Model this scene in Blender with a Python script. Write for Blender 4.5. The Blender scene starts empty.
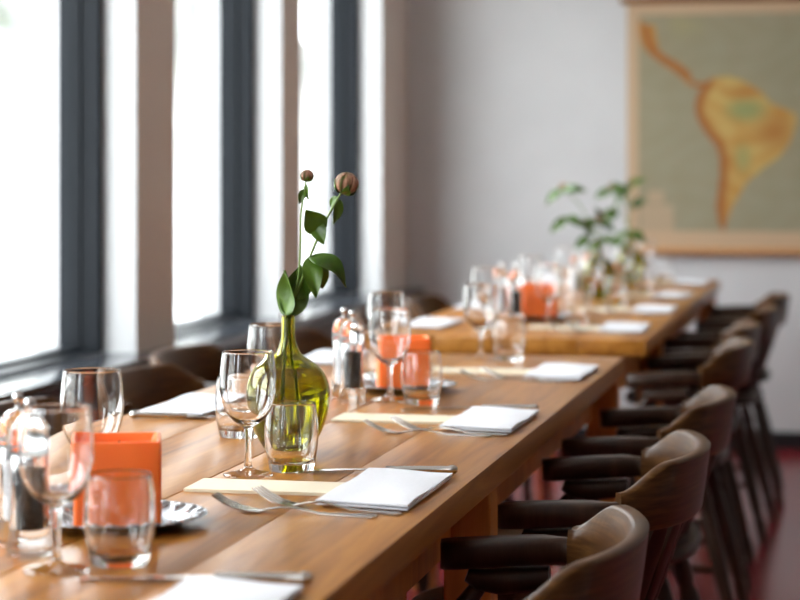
import bpy, bmesh, math, random
from mathutils import Vector, Matrix
random.seed(7)
sc = bpy.context.scene
col = sc.collection
R = math.radians

# ---------------------------------------------------------------- camera
HC = 1.15                      # eye height
F_PX, XV, YH = 2100.0, 845.0, 180.0
YAW = math.atan((XV - 400) / F_PX)
cam_d = bpy.data.cameras.new('camera')
cam = bpy.data.objects.new('camera', cam_d); col.objects.link(cam)
cam.location = (0, 0, HC)
cam.rotation_euler = (R(90), 0, YAW)
cam_d.sensor_width = 36; cam_d.lens = F_PX * 36 / 800
cam_d.shift_y = -(300 - YH) / 800
cam_d.clip_start = 0.02; cam_d.clip_end = 200
cam_d.dof.use_dof = True
cam_d.dof.focus_distance = 2.88
cam_d.dof.aperture_fstop = 4.1
cam_d.dof.aperture_blades = 0
sc.camera = cam

# ---------------------------------------------------------------- sky, portals, exposure
w = bpy.data.worlds.new('sky'); sc.world = w; w.use_nodes = True
bg = w.node_tree.nodes['Background']
bg.inputs[0].default_value = (0.95, 0.975, 1.0, 1)
bg.inputs[1].default_value = 10.0
sc.view_settings.view_transform = 'Standard'
sc.view_settings.look = 'None'
sc.view_settings.gamma = 1
sc.view_settings.use_curve_mapping = False
sc.view_settings.exposure = 0.33
sc.cycles.max_bounces = 14; sc.cycles.transmission_bounces = 14
sc.cycles.transparent_max_bounces = 16; sc.cycles.diffuse_bounces = 6; sc.cycles.glossy_bounces = 6
sc.cycles.sample_clamp_indirect = 40
sc.cycles.blur_glossy = 0.5
sc.cycles.use_denoising = True

XP = -1.90                     # room side of the window piers
Z_SILL = 0.675; Z_HEAD = 2.55
Y_BACK, Y_FRONT, X_RIGHT, Z_CEIL = 9.12, -2.6, 3.3, 2.9
JAMBS = [5.486 + 1.55 * k for k in range(-5, 1)] + [7.003, 8.60]   # far jamb of each window
PIERS = [(j, j + .32) for j in JAMBS[:-3]] + [(5.486, 5.82), (7.003, 7.265), (8.60, Y_BACK)]
WINDOWS = []
y0 = Y_FRONT
for (p0, p1) in PIERS:
    if p0 - y0 > .2: WINDOWS.append((y0, p0))
    y0 = p1
for i, (a_, b_) in enumerate(WINDOWS):
    ld = bpy.data.lights.new('window_portal', 'AREA'); ld.shape = 'RECTANGLE'
    ld.size = Z_HEAD - Z_SILL; ld.size_y = b_ - a_
    ld.cycles.is_portal = True
    lo = bpy.data.objects.new('window_portal', ld); col.objects.link(lo)
    lo.location = (XP - .26, (a_ + b_) / 2, (Z_SILL + Z_HEAD) / 2)
    lo.rotation_euler = (0, R(-90), 0)

# ---------------------------------------------------------------- helpers
sa, ca = math.sin(YAW), math.cos(YAW)
def at(x, y, d):
    """world point seen at photo pixel x, y at depth d"""
    u = (x - 400) / F_PX
    return Vector(((-sa + u * ca) * d, (ca + u * sa) * d, HC - (y - YH) * d / F_PX))

class MB:
    def __init__(s): s.v = []; s.f = []
    def add(s, vs, fs):
        n = len(s.v); s.v += [tuple(p) for p in vs]; s.f += [tuple(i + n for i in f) for f in fs]; return s
    def box(s, x0, x1, y0, y1, z0, z1):
        return s.add([(x0,y0,z0),(x1,y0,z0),(x1,y1,z0),(x0,y1,z0),(x0,y0,z1),(x1,y0,z1),(x1,y1,z1),(x0,y1,z1)],
                     [(0,3,2,1),(4,5,6,7),(0,1,5,4),(1,2,6,5),(2,3,7,6),(3,0,4,7)])
    def lathe(s, prof, n=32, c=(0, 0, 0), close=True):
        vs, fs, rings = [], [], []
        for r, z in prof:
            if r < 1e-6: rings.append([len(vs)]); vs.append((c[0], c[1], c[2] + z))
            else:
                rings.append(list(range(len(vs), len(vs) + n)))
                vs += [(c[0] + r * math.cos(2*math.pi*k/n), c[1] + r * math.sin(2*math.pi*k/n), c[2] + z) for k in range(n)]
        for A, B in zip(rings, rings[1:]):
            for k in range(n):
                a, b = A[k % len(A)], A[(k + 1) % len(A)]; c_, d = B[(k + 1) % len(B)], B[k % len(B)]
                f = []
                for q in (a, b, c_, d):
                    if q not in f: f.append(q)
                if len(f) > 2: fs.append(f)
        return s.add(vs, fs)
    def sweep(s, pts, secs, closed_ends=True, up=(0, 0, 1)):
        """secs[i]: list of (side, up) offsets at path point i"""
        n = len(secs[0]); vs, fs = [], []
        upv = Vector(up)
        for i, p in enumerate(pts):
            p = Vector(p)
            t = Vector(pts[min(i + 1, len(pts) - 1)]) - Vector(pts[max(i - 1, 0)])
            t.normalize()
            side = t.cross(upv)
            if side.length < 1e-4: side = t.cross(Vector((1, 0, 0)))
            side.normalize(); u2 = side.cross(t).normalized()
            vs += [p + side * a + u2 * b for a, b in secs[i]]
        for i in range(len(pts) - 1):
            for k in range(n):
                fs.append((i*n + k, i*n + (k+1) % n, (i+1)*n + (k+1) % n, (i+1)*n + k))
        if closed_ends:
            fs.append(tuple(range(n))[::-1]); fs.append(tuple((len(pts)-1)*n + k for k in range(n)))
        return s.add(vs, fs)
    def tube(s, pts, radii, n=10, up=(0, 0, 1)):
        if not hasattr(radii, '__len__'): radii = [radii] * len(pts)
        return s.sweep(pts, [[(r*math.cos(2*math.pi*k/n), r*math.sin(2*math.pi*k/n)) for k in range(n)] for r in radii], True, up)
    def build(s, name, mat, parent=None, smooth=None, bevel=0, sub=0):
        me = bpy.data.meshes.new(name); me.from_pydata(s.v, [], s.f)
        bm = bmesh.new(); bm.from_mesh(me); bmesh.ops.recalc_face_normals(bm, faces=bm.faces)
        if bevel: bmesh.ops.bevel(bm, geom=bm.edges[:], offset=bevel, segments=2, affect='EDGES', profile=.6)
        bm.to_mesh(me); bm.free()
        if smooth is not None:
            me.polygons.foreach_set('use_smooth', [True] * len(me.polygons))
            if smooth < 180: me.set_sharp_from_angle(angle=R(smooth))
        me.materials.append(mat)
        o = bpy.data.objects.new(name, me); col.objects.link(o); o.parent = parent
        if sub:
            m = o.modifiers.new('sub', 'SUBSURF'); m.levels = sub; m.render_levels = sub
        return o

def spl(pts, n=6):
    """Catmull-Rom through 2D/3D points"""
    P = [Vector(p) for p in pts]; out = []
    for i in range(len(P) - 1):
        p0 = P[i-1] if i else P[0]; p1, p2 = P[i], P[i+1]; p3 = P[i+2] if i + 2 < len(P) else P[-1]
        for k in range(n):
            t = k / n
            out.append(0.5 * ((2*p1) + (p2-p0)*t + (2*p0-5*p1+4*p2-p3)*t*t + (3*p1-p0-3*p2+p3)*t**3))
    out.append(P[-1]); return out
def prof(pts, n=5): return [(max(0, p[0]), p[1]) for p in spl(pts, n)]

def tag(o, label, cat, group=None):
    o['label'] = label; o['category'] = cat
    if group: o['group'] = group
    return o
def struct(o): o['kind'] = 'structure'; return o
def thing(name, loc=(0, 0, 0), rz=0):
    o = bpy.data.objects.new(name, None); col.objects.link(o); o.empty_display_size = .05
    o.location = loc; o.rotation_euler = (0, 0, rz); return o
KIDS = {}
def copy_tree(o, parent=None):
    c = o.copy(); col.objects.link(c); c.parent = parent
    for ch in KIDS.setdefault(o.name, list(o.children)): copy_tree(ch, c)
    return c
class Proto:
    """build once, hand out the original first and copies afterwards"""
    def __init__(s, make): s.make = make; s.root = None
    def put(s, loc, rz, label, cat, group=None, scale=None):
        if s.root is None: s.root = o = s.make()
        else: o = copy_tree(s.root)
        o.location = loc; o.rotation_euler = (0, 0, rz)
        if scale: o.scale = (scale,) * 3
        if 'group' in o: del o['group']
        return tag(o, label, cat, group)

# ---------------------------------------------------------------- materials
def mat(name, color, rough=.5, metal=0, **kw):
    m = bpy.data.materials.new(name); m.use_nodes = True
    b = m.node_tree.nodes['Principled BSDF']
    b.inputs['Base Color'].default_value = (*color, 1)
    b.inputs['Roughness'].default_value = rough; b.inputs['Metallic'].default_value = metal
    for k, v in kw.items(): b.inputs[k.replace('_', ' ')].default_value = v
    return m
def nd(m, t, **kw):
    n = m.node_tree.nodes.new(t)
    for k, v in kw.items(): setattr(n, k, v)
    return n
def noise_color(m, stops, scale=(1, 1, 1), nscale=4, detail=6, rough=.55, dist=0, bump=0, rand=False, coord='Object'):
    nt = m.node_tree; b = nt.nodes['Principled BSDF']; L = nt.links.new
    tc = nd(m, 'ShaderNodeTexCoord'); mp = nd(m, 'ShaderNodeMapping'); mp.inputs['Scale'].default_value = scale
    L(tc.outputs[coord], mp.inputs['Vector'])
    if rand:
        oi = nd(m, 'ShaderNodeObjectInfo'); mu = nd(m, 'ShaderNodeMath', operation='MULTIPLY'); mu.inputs[1].default_value = 37
        L(oi.outputs['Random'], mu.inputs[0]); L(mu.outputs[0], mp.inputs['Location'])
    n = nd(m, 'ShaderNodeTexNoise'); n.inputs['Scale'].default_value = nscale; n.inputs['Detail'].default_value = detail
    n.inputs['Roughness'].default_value = rough; n.inputs['Distortion'].default_value = dist
    L(mp.outputs[0], n.inputs['Vector'])
    cr = nd(m, 'ShaderNodeValToRGB'); L(n.outputs['Fac'], cr.inputs[0])
    e = cr.color_ramp.elements
    while len(e) < len(stops): e.new(.5)
    for el, (p, c) in zip(e, stops): el.position = p; el.color = (*c, 1)
    L(cr.outputs[0], b.inputs['Base Color'])
    if bump:
        bp = nd(m, 'ShaderNodeBump'); bp.inputs['Strength'].default_value = bump; bp.inputs['Distance'].default_value = .002
        L(n.outputs['Fac'], bp.inputs['Height']); L(bp.outputs[0], b.inputs['Normal'])
    return m

M = {}
M['table'] = noise_color(mat('honey_wood', (.4, .2, .07), .32, Specular_IOR_Level=.22),
    [(.26, (.15, .046, .007)), (.43, (.34, .130, .020)), (.57, (.44, .182, .031)), (.75, (.54, .255, .056))],
    (1, .06, 1), 22, 9, .62, 1.1, .12, True)
M['table_leg'] = noise_color(mat('honey_wood_leg', (.4, .2, .07), .5, Specular_IOR_Level=.3),
    [(.3, (.32, .11, .02)), (.55, (.50, .20, .042)), (.75, (.58, .26, .07))], (1, 1, .06), 24, 6, .6, .4, .1, True)
M['chair'] = noise_color(mat('dark_stained_wood', (.06, .03, .015), .38, Specular_IOR_Level=.32),
    [(.3, (.014, .0055, .0025)), (.55, (.032, .0125, .0055)), (.8, (.060, .026, .012))], (1, 1, .12), 40, 5, .6, .3, .1, True)
M['crest'] = noise_color(mat('worn_brown_wood', (.12, .06, .03), .34, Specular_IOR_Level=.13),
    [(.3, (.032, .0115, .003)), (.5, (.062, .0245, .0065)), (.75, (.115, .052, .016))], (1, .25, 6), 22, 6, .6, .3, .15, True)
M['wall'] = noise_color(mat('painted_wall', (.6, .59, .57), .8), [(.3, (.545, .545, .55)), (.7, (.585, .585, .59))], (1, 1, 1), 3, 4)
M['wall2'] = mat('warm_wall', (.34, .31, .275), .8)
M['pier'] = mat('pier_paint', (.68, .61, .55), .7)
M['reveal'] = mat('white_reveal_paint', (.47, .47, .475), .6)
M['ceiling'] = mat('ceiling_paint', (.7, .69, .67), .85)
M['dado'] = noise_color(mat('dark_dado', (.05, .03, .022), .5), [(.3, (.035, .02, .015)), (.7, (.06, .036, .027))], (1, .1, 1), 10, 4)
M['sill'] = mat('dark_gloss_sill', (.05, .055, .065), .13, IOR=1.65)
M['frame'] = mat('anthracite_frame', (.006, .008, .011), .45, Specular_IOR_Level=.13)
M['floor'] = noise_color(mat('red_floor', (.25, .02, .025), .2),
    [(.3, (.235, .018, .023)), (.7, (.25, .020, .026))], (1, 1, 1), 2, 1, .5)
M['base'] = mat('black_baseboard', (.012, .012, .014), .4)
M['napkin'] = noise_color(mat('white_linen', (.8, .8, .83), .85, Sheen_Weight=.2),
    [(.3, (.67, .67, .71)), (.7, (.72, .72, .76))], (1, 1, 1), 300, 2, .5, 0, .12)
M['card'] = mat('cream_card', (.80, .70, .52), .6)
M['steel'] = mat('cutlery_steel', (.60, .58, .55), .2, 1)
M['silver'] = noise_color(mat('pressed_silver', (.6, .6, .62), .25, 1), [(.35, (.20, .20, .21)), (.6, (.62, .62, .65))], (1, 1, 1), 160, 3, .5, 0, .7)
M['chrome'] = mat('chrome', (.8, .8, .8), .1, 1)
M['glass'] = mat('clear_glass', (1, 1, 1), 0, Transmission_Weight=1, IOR=1.48)
M['acrylic'] = mat('clear_acrylic', (.98, .99, 1), .02, Transmission_Weight=1, IOR=1.45)
M['olive'] = mat('olive_glass', (.50, .48, .025), .0, Transmission_Weight=1, IOR=1.48)
M['water'] = mat('water', (.93, .93, .70), 0, Transmission_Weight=1, IOR=1.33)
M['orange'] = mat('orange_wax', (.95, .19, .028), .38, Subsurface_Weight=.35, Subsurface_Radius=(.02, .008, .003), Subsurface_Scale=.6)
M['wick'] = mat('wick', (.03, .025, .02), .9)
M['pepper'] = noise_color(mat('peppercorns', (.02, .015, .012), .8), [(.4, (.008, .006, .005)), (.7, (.05, .035, .025))], (1, 1, 1), 260, 2, .5, 0, 1)
M['salt'] = noise_color(mat('sea_salt', (.8, .8, .8), .7), [(.4, (.6, .6, .62)), (.7, (.85, .85, .86))], (1, 1, 1), 260, 2, .5, 0, 1)
M['leaf'] = noise_color(mat('peony_leaf', (.06, .17, .02), .38, Subsurface_Weight=.0),
    [(.3, (.030, .075, .003)), (.6, (.068, .145, .005)), (.8, (.13, .23, .010))], (1, 1, 1), 25, 4, .6, 0, .1, True)
M['leaf'].node_tree.nodes['Principled BSDF'].inputs['Transmission Weight'].default_value = .0
M['stem'] = mat('peony_stem', (.16, .26, .045), .45)
M['bud'] = noise_color(mat('peony_bud', (.4, .2, .12), .6), [(.36, (.10, .12, .025)), (.47, (.20, .10, .045)), (.56, (.34, .17, .10)), (.72, (.50, .27, .19))], (1, 1, .35), 130, 4, .6, 0, .4)
M['ground'] = noise_color(mat('pale_ground', (.5, .5, .48), .9), [(.3, (.55, .55, .54)), (.7, (.68, .68, .66))], (1, 1, 1), .6, 5)
M['bank'] = noise_color(mat('stony_bank', (.3, .3, .28), .95),
    [(.30, (.20, .21, .18)), (.45, (.36, .355, .34)), (.60, (.48, .47, .45)), (.75, (.58, .57, .55))], (1, 1, 1), .55, 7, .65, .3, 0)
m = M['bank']; nt = m.node_tree                      # grey-green scrub grows on the upper slope
tc = nd(m, 'ShaderNodeTexCoord'); sx_ = nd(m, 'ShaderNodeSeparateXYZ'); nt.links.new(tc.outputs['Object'], sx_.inputs[0])
mr = nd(m, 'ShaderNodeMapRange'); mr.inputs[1].default_value = 1.7; mr.inputs[2].default_value = 3.0; nt.links.new(sx_.outputs[2], mr.inputs[0])
n2 = nd(m, 'ShaderNodeTexNoise'); n2.inputs['Scale'].default_value = 1.6; n2.inputs['Detail'].default_value = 6; nt.links.new(tc.outputs['Object'], n2.inputs['Vector'])
c2 = nd(m, 'ShaderNodeValToRGB'); nt.links.new(n2.outputs['Fac'], c2.inputs[0])
c2.color_ramp.elements[0].position = .35; c2.color_ramp.elements[0].color = (.030, .040, .026, 1)
c2.color_ramp.elements[1].position = .62; c2.color_ramp.elements[1].color = (.10, .095, .09, 1)
mxc = nd(m, 'ShaderNodeMix', data_type='RGBA'); nt.links.new(mr.outputs[0], mxc.inputs[0])
b_ = nt.nodes['Principled BSDF']; src = b_.inputs['Base Color'].links[0].from_socket
nt.links.new(src, mxc.inputs[6]); nt.links.new(c2.outputs[0], mxc.inputs[7]); nt.links.new(mxc.outputs[2], b_.inputs['Base Color'])
M['dark_rod'] = noise_color(mat('rod_wood', (.2, .09, .03), .5), [(.3, (.17, .075, .026)), (.7, (.27, .13, .05))], (.1, 1, 1), 30, 4)
M['rod'] = noise_color(mat('pale_rod_wood', (.45, .22, .09), .5), [(.3, (.38, .18, .07)), (.7, (.50, .26, .11))], (.1, 1, 1), 30, 4)
# window pane: clear sheet that reflects a little at grazing angles
m = bpy.data.materials.new('window_glass'); m.use_nodes = True; nt = m.node_tree; nt.nodes.clear()
out = nd(m, 'ShaderNodeOutputMaterial'); mx = nd(m, 'ShaderNodeMixShader'); lw = nd(m, 'ShaderNodeLayerWeight'); lw.inputs[0].default_value = .5; fr = nd(m, 'ShaderNodeMath', operation='POWER'); fr.inputs[1].default_value = 5; nt.links.new(lw.outputs['Facing'], fr.inputs[0])
tr = nd(m, 'ShaderNodeBsdfTransparent'); gl = nd(m, 'ShaderNodeBsdfGlossy'); gl.inputs['Roughness'].default_value = .02
tr.inputs[0].default_value = (.96, .98, .98, 1)
nt.links.new(fr.outputs[0], mx.inputs[0]); nt.links.new(tr.outputs[0], mx.inputs[1]); nt.links.new(gl.outputs[0], mx.inputs[2]); nt.links.new(mx.outputs[0], out.inputs[0])
M['pane'] = m

# ---------------------------------------------------------------- room
struct(MB().box(XP - .3, X_RIGHT, Y_FRONT, Y_BACK, -.1, 0).build('floor', M['floor']))
struct(MB().box(XP - .3, X_RIGHT, Y_FRONT, Y_BACK, Z_CEIL, Z_CEIL + .1).build('ceiling', M['ceiling']))
struct(MB().box(XP - .3, X_RIGHT + .2, Y_BACK, Y_BACK + .2, -.1, Z_CEIL + .1).build('wall_back', M['wall']))
struct(MB().box(XP - .3, X_RIGHT + .2, Y_FRONT - .2, Y_FRONT, -.1, Z_CEIL + .1).build('wall_front', M['wall2']))
struct(MB().box(X_RIGHT, X_RIGHT + .2, Y_FRONT, Y_BACK, -.1, Z_CEIL + .1).build('wall_right', M['wall2']))
struct(MB().box(XP, X_RIGHT, Y_BACK - .02, Y_BACK, 0, .075).build('baseboard_back', M['base'], bevel=.004))
wl = MB().box(XP - .30, XP - .02, Y_FRONT, Y_BACK, 0, Z_SILL - .035)
struct(wl.build('wall_left', M['dado']))
struct(MB().box(XP - .30, XP, Y_FRONT, Y_BACK, Z_HEAD, Z_CEIL).build('trim_1', M['pier']))
struct(MB().box(XP - .10, XP + .08, Y_FRONT, Y_BACK, Z_SILL - .035, Z_SILL).build('trim_2', M['sill'], bevel=.006, smooth=30))
for i, (a_, b_) in enumerate(PIERS):
    # pier: light, slightly warm paint to the room, white plastered reveal on the jamb faces
    o = struct(MB().box(XP - .30, XP, a_, b_, Z_SILL, Z_HEAD).build('wall_pier_%d' % (i + 1), M['pier']))
    rv = MB().box(XP - .30, XP - .001, a_ - .004, a_, Z_SILL, Z_HEAD)
    if b_ < Y_BACK: rv.box(XP - .30, XP - .001, b_, b_ + .004, Z_SILL, Z_HEAD)
    rv.build('plaster_reveal', M['reveal'], o)
for i, (a_, b_) in enumerate(WINDOWS):
    a_ += .004; b_ -= .004
    root = struct(thing('window_%d' % (i + 1), (XP, 0, 0)))
    f = MB()
    x0, x1 = -.155, -.097     # fixed frame
    f.box(x0, x1, a_, a_ + .026, Z_SILL, Z_HEAD).box(x0, x1, b_ - .026, b_, Z_SILL, Z_HEAD)
    f.box(x0, x1, a_ + .026, b_ - .026, Z_SILL, Z_SILL + .006).box(x0, x1, a_ + .026, b_ - .026, Z_HEAD - .035, Z_HEAD)
    f.build('window_frame', M['frame'], root, bevel=.003)
    s = MB(); x0, x1 = -.215, -.150
    s.box(x0, x1, a_, a_ + .032, Z_SILL, Z_HEAD).box(x0, x1, b_ - .032, b_, Z_SILL, Z_HEAD)
    s.box(x0, x1, a_ + .032, b_ - .032, Z_SILL - .03, Z_SILL + .016).box(x0, x1, a_ + .032, b_ - .032, Z_HEAD - .075, Z_HEAD)
    s.build('sash', M['frame'], root, bevel=.003)
    MB().box(-.190, -.184, a_ + .028, b_ - .028, Z_SILL + .012, Z_HEAD - .07).build('pane', M['pane'], root)
    MB().box(-.33, -.215, a_, b_, Z_SILL - .04, Z_SILL + .002).build('outer_sill', M['reveal'], root)

# outside: pale terrace and a stony bank rising behind it
struct(MB().box(-14, XP - .3, -14, 34, -.4, -.15).build('ground', M['ground']))
bk = MB(); nx, ny = 40, 70; vs, fs = [], []
for i in range(nx + 1):
    for j in range(ny + 1):
        t = i / nx; X = -6.5 - 16 * t; Y = -14 + 54 * j / ny
        n = math.sin(Y*1.3 + i) * .12 + math.sin(Y*.5 + i*.7) * .3 + random.uniform(-.12, .12)
        vs.append((X, Y, -.3 + (4.5 + 8 * max(0, min(1, (Y - 8) / 12))) * t ** .8 + n * min(1, t * 6)))
for i in range(nx):
    for j in range(ny):
        k = i*(ny+1) + j; fs.append((k, k + 1, k + ny + 2, k + ny + 1))
bko = bk.add(vs, fs).build('hillside', M['bank'], smooth=180); struct(bko)

# ---------------------------------------------------------------- tables
ZT = 0.75
XE, XW = -0.487, -1.20        # aisle edge and window edge of the tables
def table(y0, y1, legs, label):
    root = thing('dining_table', ((XE + XW) / 2, (y0 + y1) / 2, 0)); hy = (y1 - y0) / 2; hx = (XE - XW) / 2
    yc = (y0 + y1) / 2
    e = [-hx, -.1825, .0085, .184, hx]
    for a, b in zip(e, e[1:]):
        g0, g1 = (.0012 if abs(q - .0085) < .001 else .0003 for q in (a, b))
        MB().box(a + g0, b - g1, -hy, hy, ZT - .040, ZT).build('plank', M['table'], root, bevel=.0015, smooth=35)
    for sx in (-1, 1):
        MB().box(sx*(hx-.075) - .012, sx*(hx-.075) + .012, -hy + .06, hy - .06, ZT - .13, ZT - .0402).build('apron', M['table_leg'], root, bevel=.002)
    for sy in (-1, 1):
        MB().box(-hx + .087, hx - .087, sy*(hy-.05) - .012, sy*(hy-.05) + .012, ZT - .13, ZT - .0402).build('end_apron', M['table_leg'], root, bevel=.002)
    for y, ins in legs:
        for sx in (-1, 1):
            MB().box(sx*(hx-.04-ins) - .034, sx*(hx-.04-ins) + .034, y - yc - .034, y - yc + .034, 0, ZT - .0402).build('leg', M['table_leg'], root, bevel=.004)
    return tag(root, label, 'table')
table(0.85, 4.745, [(1.0, 0), (2.86, .11), (2.98, 0), (4.67, 0)], 'long honey wood dining table in the foreground with the large green vase')
table(5.26, 8.47, [(5.815, 0), (8.25, 0)], 'blurred honey wood dining table behind, standing nearest the wall map')

# ---------------------------------------------------------------- chairs
def make_chair():
    """local +x = away from the table, arms reach to -x; floor at z 0"""
    root = thing('captain_chair')
    CX, AX, BY = .130, .105, .262
    def arc(t, dx=0): return (CX + dx + (AX) * math.cos(t), (BY) * math.sin(t))
    # seat
    s = MB(); n = 36; rings = []
    for (sc_, z) in ((.90, .425), (.985, .432), (1, .445), (.975, .458), (.90, .462), (.6, .450), (.25, .446)):
        rg = []
        for k in range(n):
            t = 2*math.pi*k/n; c, q = math.cos(t), math.sin(t)
            x = .215 * math.copysign(abs(c) ** .62, c); y = (.235 - .02 * (x / .215)) * math.copysign(abs(q) ** .62, q)
            rg.append((x*sc_ - .015, y*sc_, z))
        rings.append(rg)
    vs = [p for r in rings for p in r]; fs = [tuple(range(n))[::-1], tuple((len(rings)-1)*n + k for k in range(n))]
    for i in range(len(rings)-1):
        for k in range(n): fs.append((i*n+k, i*n+(k+1) % n, (i+1)*n+(k+1) % n, (i+1)*n+k))
    s.add(vs, fs).build('seat', M['chair'], root, smooth=50)
    # legs, turned
    ends = []
    for (sx, sy) in ((-1, -1), (-1, 1), (1, -1), (1, 1)):
        a = Vector((sx*.145 - .015, sy*.165, .43)); b = Vector(((-.205 if sx < 0 else .235), sy*.225, 0))
        ts = [0, .08, .2, .24, .28, .5, .75, .80, .85, .95, 1]; rs = [.014, .016, .021, .016, .020, .0215, .018, .014, .018, .015, .014]
        MB().tube([a.lerp(b, t) for t in ts], rs, 10, (1, 0, 0)).build('leg', M['chair'], root, smooth=60)
        ends.append((a, b))
    for i, j in ((0, 2), (1, 3)):
        p, q = ends[i][0].lerp(ends[i][1], .58), ends[j][0].lerp(ends[j][1], .58)
        MB().tube([p, p.lerp(q, .5), q], [.010, .014, .010], 8).build('stretcher', M['chair'], root, smooth=60)
    p = (ends[0][0].lerp(ends[0][1], .58) + ends[2][0].lerp(ends[2][1], .58)) / 2; q = (ends[1][0].lerp(ends[1][1], .58) + ends[3][0].lerp(ends[3][1], .58)) / 2
    MB().tube([p, p.lerp(q, .5), q], [.010, .014, .010], 8).build('stretcher', M['chair'], root, smooth=60)
    # arm bow: flat rail round the back with two paddle arms
    def arm_path():
        L = []
        for x, y, z, wd in ((-.030, .249, .652, .022), (-.024, .250, .652, .030), (-.010, .251, .653, .034), (.02, .254, .655, .033), (.06, .258, .658, .030), (.105, .262, .660, .027)):
            L.append((x, -y, z, wd))
        for k in range(17):
            t = -math.pi/2 + math.pi * k / 16; x, y = arc(t); L.append((x, y, .660, .013))
        for x, y, z, wd in reversed(((-.030, .249, .652, .022), (-.024, .250, .652, .030), (-.010, .251, .653, .034), (.02, .254, .655, .033), (.06, .258, .658, .030), (.105, .262, .660, .027))):
            L.append((x, y, z, wd))
        return L
    L = arm_path()
    def rsec(wd, h):
        b = .006
        return [(-wd, -h+b), (-wd+b, -h), (wd-b, -h), (wd, -h+b), (wd, h-b), (wd-b, h), (-wd+b, h), (-wd, h-b)]
    MB().sweep([p[:3] for p in L], [rsec(p[3], .017) for p in L]).build('arm_rail', M['chair'], root, smooth=50)
    for sy in (-1, 1):      # block under each arm
        pts = [(.005, sy*.252, .626), (.02, sy*.254, .620), (.05, sy*.257, .618), (.115, sy*.262, .624)]
        MB().sweep(pts, [rsec(.018, .008), rsec(.024, .012), rsec(.024, .016), rsec(.022, .014)]).build('arm_block', M['chair'], root, smooth=50)
        MB().tube([(-.045, sy*.205, .45), (-.042, sy*.215, .50), (-.015, sy*.236, .56), (.022, sy*.252, .612)], [.012, .018, .016, .011], 10, (1, 0, 0)).build('arm_post', M['chair'], root, smooth=60)
    # crest: raised back rail with ramped shoulders
    vs, fs = [], []; N = 40
    for k in range(N + 1):
        t = (-1 + 2*k/N) * R(82); q = abs(t) / R(82)
        ramp = min(1, max(0, (1 - q) / .42)); ramp = ramp*ramp*(3-2*ramp)
        h = .012 + .038 * ramp + .004 * math.cos(t)
        x, y = CX + AX*math.cos(t), BY*math.sin(t)
        nx_, ny_ = math.cos(t) / AX, math.sin(t) / BY; l = math.hypot(nx_, ny_); nx_, ny_ = nx_/l, ny_/l
        lean = .014 * ramp * max(0, math.cos(t)); z1 = .6792 + h; zb = .636 - .004*math.cos(t)
        sec = [(-.0145, zb), (.0165, zb), (.0195, zb + .004), (.0190 + lean*.5, .680), (.0185 + lean, z1 - .004), (.0145 + lean, z1),
               (.0015 + lean, z1), (-.0045 + lean, z1 - .005), (-.012 + lean*.4, .690), (-.0165, .672)]
        vs += [(x + nx_*o, y + ny_*o, z) for o, z in sec]
    n = 10
    for k in range(N):
        for i in range(n): fs.append((k*n+i, k*n+(i+1) % n, (k+1)*n+(i+1) % n, (k+1)*n+i))
    fs += [tuple(range(n))[::-1], tuple(N*n + i for i in range(n))]
    MB().add(vs, fs).build('crest_rail', M['crest'], root, smooth=50)
    # back slats
    for k in range(7):
        t = R(-66 + 22*k); x, y = arc(t); x0_, y0_ = .165 - .05*abs(math.sin(t))**2, .185*math.sin(t)
        pts = [(x0_, y0_, .455), (x0_ + .3*(x-x0_), y0_ + .35*(y-y0_), .51), (x0_ + .7*(x-x0_), y0_ + .75*(y-y0_), .59), (x, y, .645)]
        MB().sweep(pts, [rsec_s(.011), rsec_s(.015), rsec_s(.017), rsec_s(.012)], True, (math.cos(t), math.sin(t), 0)).build('slat', M['chair'], root, smooth=50)
    return root
def rsec_s(wd): return [(-wd, -.004), (-wd*.6, -.006), (wd*.6, -.006), (wd, -.004), (wd, .004), (wd*.6, .006), (-wd*.6, .006), (-wd, .004)]
chair = Proto(make_chair)
G = 'captain chairs along both tables'
XO = -.213 - .262
right = [(2.50, -.022, 0, 'dark captain chair nearest the camera, only its curved back and one arm in frame'),
         (3.335, .0, 1, 'second dark captain chair from the camera on the aisle side of the near table'),
         (4.13, .0, -1, 'third dark captain chair from the camera, by the far corner of the near table'),
         (5.47, -.02, 0, 'dark captain chair at the front right corner of the far table'),
         (6.16, -.03, 1, 'second aisle-side dark captain chair along the far table'),
         (6.95, .0, -2, 'third aisle-side dark captain chair along the far table'),
         (7.75, .012, 2, 'dark captain chair farthest back on the aisle side, below the wall map')]
for y, dx, rz, lb in right: chair.put((XO + dx, y, 0), R(rz), lb, 'chair', G)
XO2 = -1.555 + .262
left = [(3.62, 0, 0, 'captain chair at lower left between the table and the window sill, behind the glasses'),
        (4.36, 0, 0, 'captain chair by the window sill behind the napkin left of the green vase'),
        (4.95, -.09, 0, 'captain chair pushed back towards the second window pier'),
        (5.54, .03, 0, 'captain chair on the window side of the far table, just right of the green vase'),
        (6.53, .03, 0, 'second captain chair along the window side of the far table'),
        (7.35, .03, 0, 'captain chair farthest back on the window side of the far table')]
for y, dx, rz, lb in left: chair.put((XO2 + dx, y, 0), R(180 + rz), lb, 'chair', G)

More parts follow.
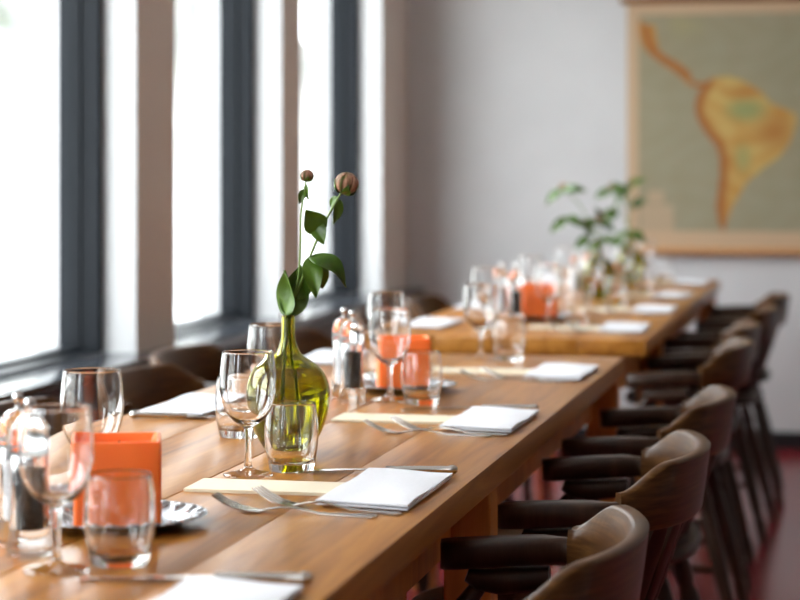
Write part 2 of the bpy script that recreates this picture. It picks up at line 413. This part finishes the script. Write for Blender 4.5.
# ---------------------------------------------------------------- tableware prototypes
def make_wine_glass():
    root = thing('wine_glass')
    outer = prof([(0, 0), (.030, 0), (.0338, .0015), (.030, .0035), (.015, .0065), (.0065, .011), (.0045, .022), (.0042, .045), (.0052, .060), (.0085, .067), (.020, .074), (.0315, .089), (.0375, .110), (.0385, .128), (.0372, .148), (.0352, .1665)], 4)
    inner = prof([(.0352, .1672), (.0342, .1665), (.0360, .148), (.0372, .128), (.0362, .110), (.0303, .090), (.0185, .0765), (.006, .0722), (0, .072)], 4)
    MB().lathe(outer + inner, 40).build('glass_body', M['glass'], root, smooth=60)
    return root
def make_tumbler():
    root = thing('water_tumbler')
    outer = prof([(0, .0), (.026, 0), (.0300, .002), (.0325, .012), (.0362, .035), (.0372, .055), (.0358, .075), (.0335, .0925)], 5)
    inner = prof([(.0331, .0932), (.0324, .0925), (.0346, .075), (.0359, .055), (.0348, .035), (.0305, .016), (.022, .0115), (0, .0105)], 5)
    MB().lathe(outer + inner, 40).build('glass_body', M['glass'], root, smooth=60)
    return root
def make_napkin():
    # folded linen rectangle, several soft layers
    root = thing('folded_napkin')
    def layer(z0, z1, hx, hy, seed, name):
        rnd = random.Random(seed); nx_, ny_ = 10, 18; top, bot = [], []
        ph = [rnd.uniform(0, 6) for _ in range(4)]
        for i in range(nx_ + 1):
            for j in range(ny_ + 1):
                u, v = -1 + 2*i/nx_, -1 + 2*j/ny_
                x = hx*u*(1 + .012*math.sin(3*v + ph[0])); y = hy*v*(1 + .01*math.sin(2.5*u + ph[1])) - .17*x
                e = max(abs(u), abs(v)); fall = max(0, (e - .86) / .14)
                wv = .0011*math.sin(3*u + 2*v + ph[2]) + .0009*math.sin(5*v - 2*u + ph[3])
                zt = z1 + wv - (z1 - z0) * .42 * fall**2
                zb = z0 + (z1 - z0) * .2 * fall**2
                top.append((x, y, zt)); bot.append((x, y, zb))
        n = len(top); fs = []
        for i in range(nx_):
            for j in range(ny_):
                k = i*(ny_+1) + j; fs.append((k, k+1, k+ny_+2, k+ny_+1)); fs.append((n+k, n+k+ny_+1, n+k+ny_+2, n+k+1))
        def side(L):
            for a, b in zip(L, L[1:]): fs.append((a, b, n+b, n+a))
        W = ny_ + 1
        side([j for j in range(W)]); side([nx_*W + j for j in range(W)][::-1]); side([i*W for i in range(nx_+1)][::-1]); side([i*W + ny_ for i in range(nx_+1)])
        return MB().add(top + bot, fs).build(name, M['napkin'], root, smooth=60)
    layer(.0032, .0066, .0605, .149, 1, 'lower_fold'); layer(.0068, .0108, .0595, .147, 2, 'upper_fold')
    return root
def make_menu():
    # folded card lying on its side, a narrow gap between the leaves
    root = thing('menu_card')
    for name, z0, lift in (('lower_leaf', .0004, .0), ('upper_leaf', .0026, .0012)):
        MB().add([(-.10, -.044, z0), (.10, -.044, z0), (.10, .044, z0 + lift), (-.10, .044, z0 + lift),
                  (-.10, -.044, z0 + .0018), (.10, -.044, z0 + .0018), (.10, .044, z0 + lift + .0018), (-.10, .044, z0 + lift + .0018)],
                 [(0,3,2,1),(4,5,6,7),(0,1,5,4),(1,2,6,5),(2,3,7,6),(3,0,4,7)]).build(name, M['card'], root)
    return root
def make_fork():
    # along +x: handle end at 0, tines at .205
    root = thing('fork')
    def zc(x): return .0022 + .010*max(0, (x-.09)/.05)**2*(x < .14)*0 + (.0065*math.sin(max(0, min(1, (x-.07)/.075))*math.pi) if x < .145 else 0) + (.018*((x-.150)/.055)**2 if x > .150 else 0)
    st = [(0, .0045), (.004, .0095), (.03, .0085), (.07, .0050), (.11, .0035), (.135, .0042), (.146, .0095), (.155, .0125), (.165, .0128)]
    b = MB(); pts = [(x, 0, zc(x)) for x, _ in st]
    b.sweep(pts, [[(-wd, -.0009), (wd, -.0009), (wd, .0006), (wd*.5, .0013), (-wd*.5, .0013), (-wd, .0006)] for _, wd in st])
    for k in range(4):
        y = -.0106 + .00707*k
        ps = [(.163, y, zc(.163)), (.175, y, zc(.175)), (.190, y*.97, zc(.190)), (.205, y*.93, zc(.205))]
        b.sweep(ps, [[(-q, -.0009), (q, -.0009), (q, .0009), (-q, .0009)] for q in (.0024, .0020, .0017, .0008)])
    b.build('fork_body', M['steel'], root, smooth=50)
    return root
def make_knife():
    root = thing('table_knife')
    st = [(0, .003, .003), (.003, .0072, .0058), (.010, .0080, .0062), (.014, .0058, .0048), (.05, .0072, .0046), (.085, .0080, .0042), (.098, .0055, .0040)]
    b = MB(); n = 10
    b.sweep([(x, 0, .0066) for x, _, _ in st], [[(wd*math.cos(2*math.pi*k/n), hh*math.sin(2*math.pi*k/n)) for k in range(n)] for _, wd, hh in st])
    b.build('handle', M['steel'], root, smooth=60)
    out_ = [(.095, -.004), (.11, -.007), (.16, -.0095), (.21, -.0095), (.228, -.006), (.238, .004), (.234, .0065), (.16, .0065), (.11, .006), (.095, .004)]
    n = len(out_); vs = [(x, y, .0052) for x, y in out_] + [(x, y, .0066) for x, y in out_]
    fs = [tuple(range(n))[::-1], tuple(range(n, 2*n))] + [(k, (k+1) % n, n+(k+1) % n, n+k) for k in range(n)]
    MB().add([(x, y, z - .0045*(x-.095)/.143) for x, y, z in vs], fs).build('blade', M['steel'], root)
    return root
wine, tumb, napk, menu, fork, knife = [Proto(fn) for fn in (make_wine_glass, make_tumbler, make_napkin, make_menu, make_fork, make_knife)]

ordw = {0: 'frontmost', 1: 'second', 2: 'third', 3: 'last'}
def setting(side, yc, where, parts, wg=None, tm=None, jit=0, seed=0):
    """place setting: side 'r' at the aisle edge (diner looks to -x), 'l' at the window edge"""
    rnd = random.Random(seed); rz = 0 if side == 'r' else math.pi
    ex = XE if side == 'r' else XW
    def P(u, v): return (ex - u, yc + v, ZT) if side == 'r' else (ex + u, yc - v, ZT)
    j = lambda s=1: rnd.uniform(-.006, .006) * s * jit
    g = lambda s: s + ' laid at the place settings'
    if 'n' in parts: napk.put(P(.086 + j(), j(2)), rz + R(rnd.uniform(-3, 3) * jit), 'folded white linen napkin ' + where, 'napkin', g('napkins'))
    if 'm' in parts: menu.put(P(.243 + j(), -.004 + j()), rz + R(rnd.uniform(-3, 3) * jit), 'cream folded menu card ' + where, 'menu card', g('menu cards'))
    if 'f' in parts:
        fork.put(P(.055 + j(), -.199 + j()), rz + math.pi - R(4), 'outer steel fork ' + where, 'fork', g('forks'))
        fork.put(P(.030 + j(), -.178 + j()), rz + math.pi - R(17), 'inner steel fork touching the napkin ' + where, 'fork', g('forks'))
    if 'k' in parts: knife.put(P(.028 + j(), .183 + j()), rz + math.pi + R(7), 'steel table knife ' + where, 'knife', g('knives'))
    if wg: wine.put((wg[0], wg[1], ZT), rnd.uniform(0, 6), 'stemmed wine glass ' + where, 'wine glass', g('wine glasses'))
    if tm: tumb.put((tm[0], tm[1], ZT), rnd.uniform(0, 6), 'barrel-shaped water tumbler ' + where, 'tumbler', g('water tumblers'))

setting('r', 1.83, 'at the frontmost aisle-side place', 'nk', (-.789, 2.028), (-.739, 2.079), 0, 1)
setting('r', 2.625, 'at the sharply focused place before the green vase', 'nmfk', (-.791, 2.740), (-.745, 2.796), 0, 2)
setting('r', 3.42, 'at the third aisle-side place, by the second candle', 'nmfk', (-.806, 3.715), (-.739, 3.675), .6, 3)
setting('r', 4.31, 'at the last aisle-side place of the near table', 'nmf', (-.795, 4.62), (-.728, 4.60), .8, 4)
setting('l', 2.75, 'on the window side beside the frontmost orange candle', '', (-.9005, 2.433), None, 0, 5)
setting('l', 3.53, 'on the window side, left of the green vase', 'nk', (-.905, 3.27), (-.924, 3.15), .5, 6)
setting('l', 4.52, 'on the window side just behind the green vase', 'n', (-.93, 4.25), (-.955, 4.15), .8, 7)
ordB = ['first', 'second', 'third', 'fourth']
for i, y in enumerate((5.63, 6.44, 7.25, 8.12)):
    setting('r', y, 'at the %s aisle-side place of the far table' % ordB[i], 'nm' + ('f' if i < 2 else ''), (-.80 + .01*i, y + (.12, .24, .27, .2)[i]), (-.728 + .01*i, y + (.15, .26, .29, .22)[i]), 1, 20 + i)
    setting('l', y + .05, 'at the %s window-side place of the far table' % ordB[i], 'n', (-.93, y - .14), (-.955, y - .03), 1, 30 + i)

# ---------------------------------------------------------------- candles on silver plates
def make_plate():
    root = thing('silver_plate')
    p = prof([(0, .0012), (.05, .0012), (.066, .0020), (.078, .0065), (.094, .0125), (.103, .0150)], 4)
    q = prof([(.104, .0142), (.095, .0110), (.079, .0048), (.066, .0002), (.05, 0), (0, 0)], 4)
    MB().lathe(p + q, 64).build('dish', M['silver'], root, smooth=60)
    b = MB()                       # embossed lobes round the rim
    for k in range(24):
        a = 2*math.pi*k/24; c = (.092*math.cos(a), .092*math.sin(a)); vs, fs = [], []
        for i in range(5):
            rr = 1 - i/4
            for m_ in range(8):
                t = 2*math.pi*m_/8; lx, ly = .0095*math.sin(rr*1.57)*math.cos(t), .0100*math.sin(rr*1.57)*math.sin(t)
                vs.append((c[0] + lx*math.cos(a) - ly*math.sin(a), c[1] + lx*math.sin(a) + ly*math.cos(a), .0118 + lx*.36 + .0032*math.cos(rr*1.57)))
        for i in range(4):
            for m_ in range(8): fs.append((i*8+m_, i*8+(m_+1) % 8, (i+1)*8+(m_+1) % 8, (i+1)*8+m_))
        b.add(vs, fs)
    b.build('embossed_rim', M['silver'], root, smooth=180)
    return root
def make_candle():
    root = thing('square_candle')
    h, s, r = .100, .0495, .004
    def sq(hw, z, rad=r):
        L = []
        for cx, cy, a0 in ((1, 1, 0), (-1, 1, 90), (-1, -1, 180), (1, -1, 270)):
            for k in range(4):
                a = R(a0 + 30*k); L.append((cx*(hw-rad) + rad*math.cos(a), cy*(hw-rad) + rad*math.sin(a), z))
        return L
    rings = [sq(s-.002, 0), sq(s, .002), sq(s, h-.002), sq(s-.0015, h), sq(s-.0045, h), sq(s-.006, h-.002), sq(s-.0075, h-.016, .010), sq(s-.014, h-.019, .012), sq(.012, h-.020, .010)]
    vs = [p for q in rings for p in q]; n = 16; fs = [tuple(range(n))[::-1], tuple((len(rings)-1)*n + k for k in range(n))]
    for i in range(len(rings)-1):
        for k in range(n): fs.append((i*n+k, i*n+(k+1) % n, (i+1)*n+(k+1) % n, (i+1)*n+k))
    MB().add(vs, fs).build('wax_block', M['orange'], root, smooth=40)
    MB().tube([(0, 0, h-.021), (.0005, 0, h-.012), (.0015, .001, h-.004)], .0011, 6, (1, 0, 0)).build('wick', M['wick'], root)
    return root
plate, candle = Proto(make_plate), Proto(make_candle)
for (x, y, rz, wh) in ((-.823, 2.31, 19, 'frontmost on the near table'), (-.820, 3.90, 15, 'behind the green vase on the near table'),
                       (-.855, 5.95, 12, 'first on the far table'), (-.835, 7.36, 10, 'second on the far table, behind leafy stems')):
    plate.put((x, y, ZT), 0, 'round embossed silver plate under the orange candle ' + wh, 'plate', 'silver plates under the candles')
    candle.put((x, y, ZT + .0021), R(rz), 'square block orange candle, ' + wh, 'candle', 'square orange candles')

# ---------------------------------------------------------------- salt and pepper mills
def make_mill(fill):
    def mk():
        root = thing('pepper_mill' if fill == 'pepper' else 'salt_mill')
        o_ = prof([(0, 0), (.0225, 0), (.0235, .003), (.0230, .018), (.0205, .045), (.0192, .080), (.0200, .102), (.0202, .106)], 4)
        i_ = prof([(.0160, .106), (.0158, .080), (.0160, .050), (.0162, .030), (.014, .0265), (0, .026)], 3)
        MB().lathe(o_ + i_, 32).build('body', M['acrylic'], root, smooth=50)
        f_ = prof([(0, .0263), (.0136, .0268), (.0156, .0305), (.0154, .050), (.0152, .088), (.0140, .092), (0, .094)], 3)
        MB().lathe(f_, 24).build('filling', M[fill], root, smooth=50)
        hd = prof([(0, .1075), (.0190, .1075), (.0208, .112), (.0212, .125), (.0185, .138), (.011, .1465), (.006, .148), (0, .148)], 4)
        MB().lathe(hd, 32).build('head', M['acrylic'], root, smooth=50)
        MB().lathe([(0, .1061), (.0200, .1061), (.0200, .1073), (0, .1073)], 32).build('collar', M['chrome'], root, smooth=40)
        MB().lathe(prof([(0, .1481), (.0032, .1483), (.0030, .153), (.0052, .1565), (.0062, .161), (.0050, .1655), (0, .1675)], 4), 20).build('knob', M['chrome'], root, smooth=60)
        return root
    return mk
pm, sm = Proto(make_mill('pepper')), Proto(make_mill('salt'))
for (px, py, sx, sy, wh) in ((-.853, 2.115, -.889, 2.170, 'at the left edge before the frontmost candle'), (-.864, 3.665, -.896, 3.735, 'beside the second candle, right of the green vase'),
                             (-.90, 5.80, -.945, 5.84, 'before the first candle of the far table'), (-.86, 7.1, -.89, 7.05, 'by the leafy vases on the far table')):
    pm.put((px, py, ZT), .3, 'clear mill of dark peppercorns ' + wh, 'pepper mill', 'pepper mills')
    sm.put((sx, sy, ZT), .8, 'clear mill of white salt ' + wh, 'salt mill', 'salt mills')

# ---------------------------------------------------------------- vases
def make_vase():
    root = thing('bottle_vase')
    OP = [(.0098, .2015), (.0097, .186), (.0108, .166), (.0185, .147), (.0325, .1365), (.0480, .1245), (.0572, .109), (.0615, .090), (.0592, .064), (.0515, .037), (.0415, .017)]
    o_ = prof([(0, .004), (.020, .0035), (.027, 0), (.033, .004)] + OP[::-1], 5)
    i_ = prof([(.0090, .2020)] + [(r - .0022, z - (.0008 if .12 < z < .15 else 0)) for r, z in OP] + [(.028, .0095), (.018, .008), (0, .008)], 5)
    MB().lathe(o_ + i_, 48).build('glass_body', M['olive'], root, smooth=60)
    w_ = prof([(0, .0084), (.018, .0084), (.0275, .0100)] + [(r - .0027, z - (.0008 if z > .12 else 0)) for r, z in OP[::-1] if z < .125], 5) + [(0, .1237)]
    MB().lathe(w_, 48).build('water', M['water'], root, smooth=60)
    return root
vase = Proto(make_vase)
V1 = Vector((-.798, 2.975, ZT)); V2 = Vector((-.805, 6.98, ZT)); V3 = Vector((-.80, 7.95, ZT))
vase.put(V1, 0, 'olive green glass bottle vase in sharp focus holding two peony buds', 'vase', 'olive bottle vases')
vase.put(V2, 0, 'blurred olive bottle vase with leafy stems, nearer one on the far table', 'vase', 'olive bottle vases')
vase.put(V3, 0, 'blurred olive bottle vase with leafy stems, farther one on the far table', 'vase', 'olive bottle vases')

def leaf_mesh(base, tip, width, normal, droop=.0, fold=.25, name='leaf', parent=None):
    """ovate leaf from base to tip with a folded midrib, a few mm of curl and real thickness"""
    base, tip = Vector(base), Vector(tip); ax = tip - base; Ln = ax.length; ax.normalize()
    nrm = Vector(normal); nrm = (nrm - ax*nrm.dot(ax)).normalized(); sd = ax.cross(nrm)
    n, m_ = 12, 6; vs, fs = [], []
    for lay in (0, 1):
        for i in range(n + 1):
            t = i / n; wd = width * .5 * (math.sin(math.pi * t ** .80) ** .85) * (1 - .25*t) + .0004
            for j in range(m_ + 1):
                s_ = -1 + 2*j/m_
                p = base + ax*(Ln*t) + sd*(wd*s_) + nrm*(fold*wd*abs(s_) + droop*Ln*(math.sin(math.pi*t)) + .004*math.sin(7*t + 3*s_)*width/.03*.35) - nrm*(.0006*lay)
                vs.append(p)
    k0 = (n+1)*(m_+1); W = m_ + 1
    for i in range(n):
        for j in range(m_):
            k = i*W + j; fs.append((k, k+1, k+W+1, k+W)); fs.append((k0+k, k0+k+W, k0+k+W+1, k0+k+1))
    for i in range(n):
        for j in (0, m_): fs.append((i*W+j, (i+1)*W+j, k0+(i+1)*W+j, k0+i*W+j))
    for j in range(m_):
        for i in (0, n): fs.append((i*W+j, i*W+j+1, k0+i*W+j+1, k0+i*W+j))
    return MB().add(vs, fs).build(name, M['leaf'], parent, smooth=70)
def bud(parent, c, r, axis, opened=.2):
    ax = Vector(axis).normalized(); rot = Vector((0, 0, 1)).rotation_difference(ax).to_matrix().to_4x4()
    b = MB().lathe(prof([(0, -.95*r), (.55*r, -.78*r), (.98*r, -.1*r), (.95*r, .35*r), (.62*r, .82*r), (.2*r, .98*r), (0, .96*r)], 4), 20)
    o = b.build('bud', M['bud'], parent, smooth=70); o.matrix_local = Matrix.Translation(c) @ rot
    for k in range(5):          # overlapping petals
        vs, fs = [], []; a0 = 2*math.pi*k/5
        for i in range(7):
            t = i/6
            for j in range(5):
                a = a0 + (-.5 + j/4) * 1.75 * (1 - .45*t**2); ph = -1.0 + 2.25*t
                rr = r*(1.03 + .05*math.sin(2*t + k) + .07*(k % 2) + .05*t) * max(.12, math.cos(ph)); vs.append((rr*math.cos(a), rr*math.sin(a), r*1.03*math.sin(ph)))
        for i in range(6):
            for j in range(4): q = i*5+j; fs.append((q, q+1, q+6, q+5))
        pt = MB().add(vs, fs).build('petal', M['bud'], o, smooth=180)
        sol = pt.modifiers.new('thick', 'SOLIDIFY'); sol.thickness = r*.06; sol.offset = -1
    for k in range(4):          # green sepals hugging the base
        a = 2*math.pi*k/4 + .4
        d = Vector((math.cos(a), math.sin(a), 0))
        leaf_mesh(d*(.2*r) + Vector((0, 0, -.97*r)), d*(1.12*r) + Vector((0, 0, .12*r)), r*.95, d*-1 + Vector((0, 0, 1)), -.18, -.15, 'sepal', o)
    return o
def flower(name, loc, pts, rad, label, cat, group):
    root = thing(name, loc)
    L = [Vector(p) - Vector(loc) for p in pts]
    path = spl(L, 6); n = len(path)
    MB().tube(path, [rad*(1 - .35*i/n) for i in range(n)], 8, (1, .3, 0)).build('stem', M['stem'], root, smooth=70)
    tag(root, label, cat, group); return root, lambda p: Vector(p) - Vector(loc)
D1 = 3.075
v = lambda x, y, dd=0: at(x, y, D1 + dd)
NK = V1 + Vector((0, 0, .20))
r1, lo1 = flower('peony_stem', V1, [V1 + Vector((.012, .01, .012)), V1 + Vector((.008, .004, .10)), NK + Vector((.002, 0, 0)), v(298, 280), v(300.5, 245), v(301, 215), v(305, 188), v(306.5, 179.5)], .0017,
    'tall thin peony stem with the small closed bud, left one in the sharp vase', 'flower', 'peony stems in the vases')
bud(r1, lo1(v(307, 175.5)), .0086, (.15, -.1, 1))
leaf_mesh(lo1(v(304, 189)), lo1(v(299.5, 204)), .012, (.3, -1, .1), .03, .3, 'leaf', r1)
leaf_mesh(lo1(v(306, 184)), lo1(v(308.5, 200)), .010, (-.6, -1, .1), .05, .3, 'leaf', r1)
leaf_mesh(lo1(v(286, 318)), lo1(v(284.5, 270, -.01)), .046, (-.55, -.8, .25), -.10, .35, 'leaf', r1)
leaf_mesh(lo1(v(289, 318)), lo1(v(301, 265, .0)), .048, (.10, -1, .2), -.10, .22, 'leaf', r1)
r2, lo2 = flower('peony_stem', V1, [V1 + Vector((-.010, .004, .012)), V1 + Vector((-.006, 0, .10)), NK + Vector((-.003, 0, 0)), v(298, 290), v(308, 262), v(322, 228), v(335, 203), v(343, 190)], .0022,
    'arching peony stem with the larger pinkish bud, right one in the sharp vase', 'flower', 'peony stems in the vases')
bud(r2, lo2(v(346.5, 183.5)), .0163, (.35, -.1, 1))
leaf_mesh(lo2(v(322, 233)), lo2(v(306, 210, -.02)), .040, (-.1, -.9, .45), -.06, .22, 'leaf', r2)
leaf_mesh(lo2(v(316, 222)), lo2(v(323.5, 244.5, -.01)), .026, (-.1, -.9, .45), .04, .22, 'leaf', r2)
leaf_mesh(lo2(v(340, 199)), lo2(v(333.5, 224, .01)), .016, (.6, -.8, .1), .06, .3, 'leaf', r2)
leaf_mesh(lo2(v(337, 197)), lo2(v(330, 207, .02)), .013, (-.6, -.8, .1), .06, .3, 'leaf', r2)
leaf_mesh(lo2(v(310, 256)), lo2(v(316, 298, -.02)), .032, (.25, -.9, .25), .08, .25, 'leaf', r2)
leaf_mesh(lo2(v(308, 257)), lo2(v(346, 287, .0)), .034, (.05, -.60, .8), .26, .3, 'leaf', r2)
leaf_mesh(lo2(v(312, 256)), lo2(v(323, 289, .03)), .032, (.3, -.9, .3), .12, .25, 'leaf', r2)
leaf_mesh(lo2(v(296, 300)), lo2(v(313, 266, .02)), .030, (.45, -.9, .1), .06, .25, 'leaf', r2)
# far vases
def far_stem(V, d, tips, label, seed):
    rnd = random.Random(seed); top = V + Vector((0, 0, .2))
    end = at(*tips[0], d)
    pts = [V + Vector((.006, .004, .02)), V + Vector((.003, 0, .12)), top, top.lerp(end, .5) + Vector((0, 0, .03)), end]
    root, lo = flower('peony_stem', V, pts, .0028, label, 'flower', 'peony stems in the vases')
    bud(root, lo(end + Vector((0, 0, .010))), .014, (end - top))
    for (x, y) in tips:
        c = at(x, y, d + rnd.uniform(-.03, .03))
        for k in range(3):
            a = rnd.uniform(0, 6.28); dv = Vector((math.cos(a), .4*math.sin(a), -.25 + .6*math.sin(a*1.7))).normalized()
            leaf_mesh(lo(c), lo(c + dv * rnd.uniform(.06, .085)), rnd.uniform(.032, .042), (rnd.uniform(-.5, .5), -.8, .5), .12, .25, 'leaf', root)
        if (x, y) != tips[0]:
            q = top.lerp(end, .35 + .3*rnd.random())
            MB().tube([lo(q), lo(q.lerp(c, .5) + Vector((0, 0, .01))), lo(c)], .0016, 6, (1, .3, 0)).build('leaf_stalk', M['stem'], root, smooth=70)
d2 = -sa*V2.x + ca*V2.y; d3 = -sa*V3.x + ca*V3.y
far_stem(V2, d2, [(563, 190), (567, 217)], 'leafy peony stem leaning left out of the nearer far-table vase', 1)
far_stem(V2, d2, [(600, 222), (590, 236), (606, 240)], 'short bushy peony stem in the nearer far-table vase', 2)
far_stem(V3, d3, [(611, 190), (618, 214)], 'leafy peony stem leaning left out of the farther far-table vase', 3)
far_stem(V3, d3, [(630, 186), (632, 208), (629, 232)], 'upright leafy peony stem in the farther far-table vase', 4)

# ---------------------------------------------------------------- wall map
YM = Y_BACK - .030
def wallpt(x, y):
    u = (x - 400) / F_PX; d = YM / (ca + u * sa); return ((-sa + u*ca) * d, HC - (y - YH) * d / F_PX)
def inside(p, poly):
    x, y = p; c = False; n = len(poly)
    for i in range(n):
        (x1, y1), (x2, y2) = poly[i], poly[i-1]
        if (y1 > y) != (y2 > y) and x < (x2-x1)*(y-y1)/(y2-y1) + x1: c = not c
    return c
def dist(p, line):
    x, y = p; best = 1e9
    for (x1, y1), (x2, y2) in zip(line, line[1:]):
        dx, dy = x2-x1, y2-y1; t = max(0, min(1, ((x-x1)*dx + (y-y1)*dy) / (dx*dx + dy*dy))); best = min(best, math.hypot(x-x1-t*dx, y-y1-t*dy))
    return best
WEST = [(705, 83), (698, 93), (694.5, 106), (697, 119), (706, 134), (717, 147), (720, 160), (719, 182), (716, 207), (719, 225), (724, 232)]
EAST = [(727, 222), (732, 207), (740, 195), (747, 182), (765, 167), (780, 157), (791, 141), (797, 122), (796, 114), (786, 109), (771, 103), (761, 91), (742, 80), (727, 76), (712, 78)]
SA_ = [Vector(wallpt(*p)).to_tuple() for p in WEST + EAST]
CA_PX = [(640, 18), (644, 24), (655, 25), (657, 40), (659, 50), (668, 57), (681, 64), (690, 72), (692, 80), (699, 83), (706, 82), (705, 86), (697, 88), (688, 84), (679, 75), (662, 64), (649, 54), (641, 44), (638, 30)]
CA_ = [wallpt(*p) for p in CA_PX]
ANDES = [wallpt(*p) for p in WEST]; CAL = [wallpt(*p) for p in [(645, 24), (648, 42), (654, 53), (672, 64), (688, 76), (700, 86)]]
XL, ZB = wallpt(627, 250)[0], wallpt(700, 250)[1]; ZTOP = wallpt(700, 2)[1]; XR = XL + 1.16
BOX0, BOX1 = wallpt(641, 205), wallpt(674, 238); TIT0, TIT1 = wallpt(648, 190), wallpt(664, 204)
NXm, NZm = 200, 190
verts = []; faces = []; cols = []
rnd = random.Random(3)
def lerp3(a, b, t): t = max(0, min(1, t)); return tuple(a[i] + (b[i]-a[i])*t for i in range(3))
SEA, TAN, OCH, YEL, GRN, BRN = (.31, .275, .175), (.56, .39, .25), (.50, .25, .05), (.56, .39, .12), (.29, .31, .12), (.36, .12, .02)
AMZ = wallpt(746, 110); BRZ = wallpt(775, 132); PAR = wallpt(743, 158); PAT = wallpt(727, 200); GUI = wallpt(745, 92)
for i in range(NXm + 1):
    for k in range(NZm + 1):
        x = XL + (XR - XL)*i/NXm; z = ZB + (ZTOP - ZB)*k/NZm
        verts.append((x, YM + .004*math.sin(x*5), z))
        p = (x, z); c = SEA
        nz = .5 + .5*math.sin(x*23 + 3*math.sin(z*17)) * math.sin(z*29 + 2*math.sin(x*13))
        c = lerp3(c, (.355, .33, .235), .5*nz)
        border = min(x - XL, XR - x, (z - ZB)*.62, ZTOP - z)
        if inside(p, SA_):
            dw = dist(p, ANDES); c = lerp3(YEL, OCH, nz)
            da = math.hypot((x-AMZ[0])*.8, (z-AMZ[1])*1.4); c = lerp3(GRN, c, (da - .03)/.06)
            dp = math.hypot((x-PAR[0])*1.5, (z-PAR[1])*.8); c = lerp3(lerp3(GRN, YEL, .3), c, (dp - .02)/.05)
            db = math.hypot((x-BRZ[0])*.8, (z-BRZ[1])); c = lerp3(lerp3(BRN, OCH, .45), c, (db - .01)/.09)
            dg = math.hypot((x-GUI[0])*.5, (z-GUI[1])*1.5); c = lerp3(lerp3(BRN, OCH, .6), c, (dg - .01)/.05)
            c = lerp3(BRN, c, (dw - .022)/.028)
        elif inside(p, CA_): c = lerp3(BRN, OCH, (dist(p, CAL) - .008)/.03 + .25*nz)
        elif (z > wallpt(700, 40)[1] and x > wallpt(668, 30)[0] and x < wallpt(705, 30)[0]): c = lerp3(c, (.36, .31, .13), .5*nz)
        if BOX0[0] < x < BOX1[0] and BOX1[1] < z < BOX0[1] or TIT0[0] < x < TIT1[0] and TIT1[1] < z < TIT0[1]: c = lerp3(c, (.54, .38, .25), .7)
        if border < .052: c = TAN
        cols.append((c[0]*.84, c[1]*.84, c[2]*.82, 1))
for i in range(NXm):
    for k in range(NZm):
        q = i*(NZm+1) + k; faces.append((q, q+NZm+1, q+NZm+2, q+1))
root = thing('wall_map', (0, 0, 0))
sheet = MB().add(verts, faces).build('map_sheet', mat('printed_map_paper', (1, 1, 1), .75), root, smooth=180)
at_ = sheet.data.color_attributes.new('print', 'FLOAT_COLOR', 'POINT')
for i, c in enumerate(cols): at_.data[i].color = c
mm = sheet.data.materials[0]; vc = nd(mm, 'ShaderNodeVertexColor', layer_name='print')
mm.node_tree.links.new(vc.outputs[0], mm.node_tree.nodes['Principled BSDF'].inputs['Base Color'])
sol = sheet.modifiers.new('thick', 'SOLIDIFY'); sol.thickness = .002; sol.offset = 0
hx = .018
MB().tube([(XL - .028, YM - .004, ZTOP + .012), (XR + .028, YM - .004, ZTOP + .012)], .0165, 14).build('top_rod', M['dark_rod'], root, smooth=60)
MB().tube([(XL + .01, YM - .004, ZB - .006), (XR - .01, YM - .004, ZB - .006)], .0185, 14).build('bottom_rod', M['rod'], root, smooth=60)
MB().tube([(XL + .35, YM, ZTOP + .025), ((XL+XR)/2, YM + .02, ZTOP + .22), (XR - .35, YM, ZTOP + .025)], .003, 6).build('hanging_cord', M['card'], root, smooth=60)
MB().tube([((XL+XR)/2, YM + .03, ZTOP + .222), ((XL+XR)/2, YM - .005, ZTOP + .226)], .004, 8).build('hook', M['steel'], root, smooth=60)
tag(root, 'vintage pull-down relief map of South America on wooden rods on the back wall', 'wall map')
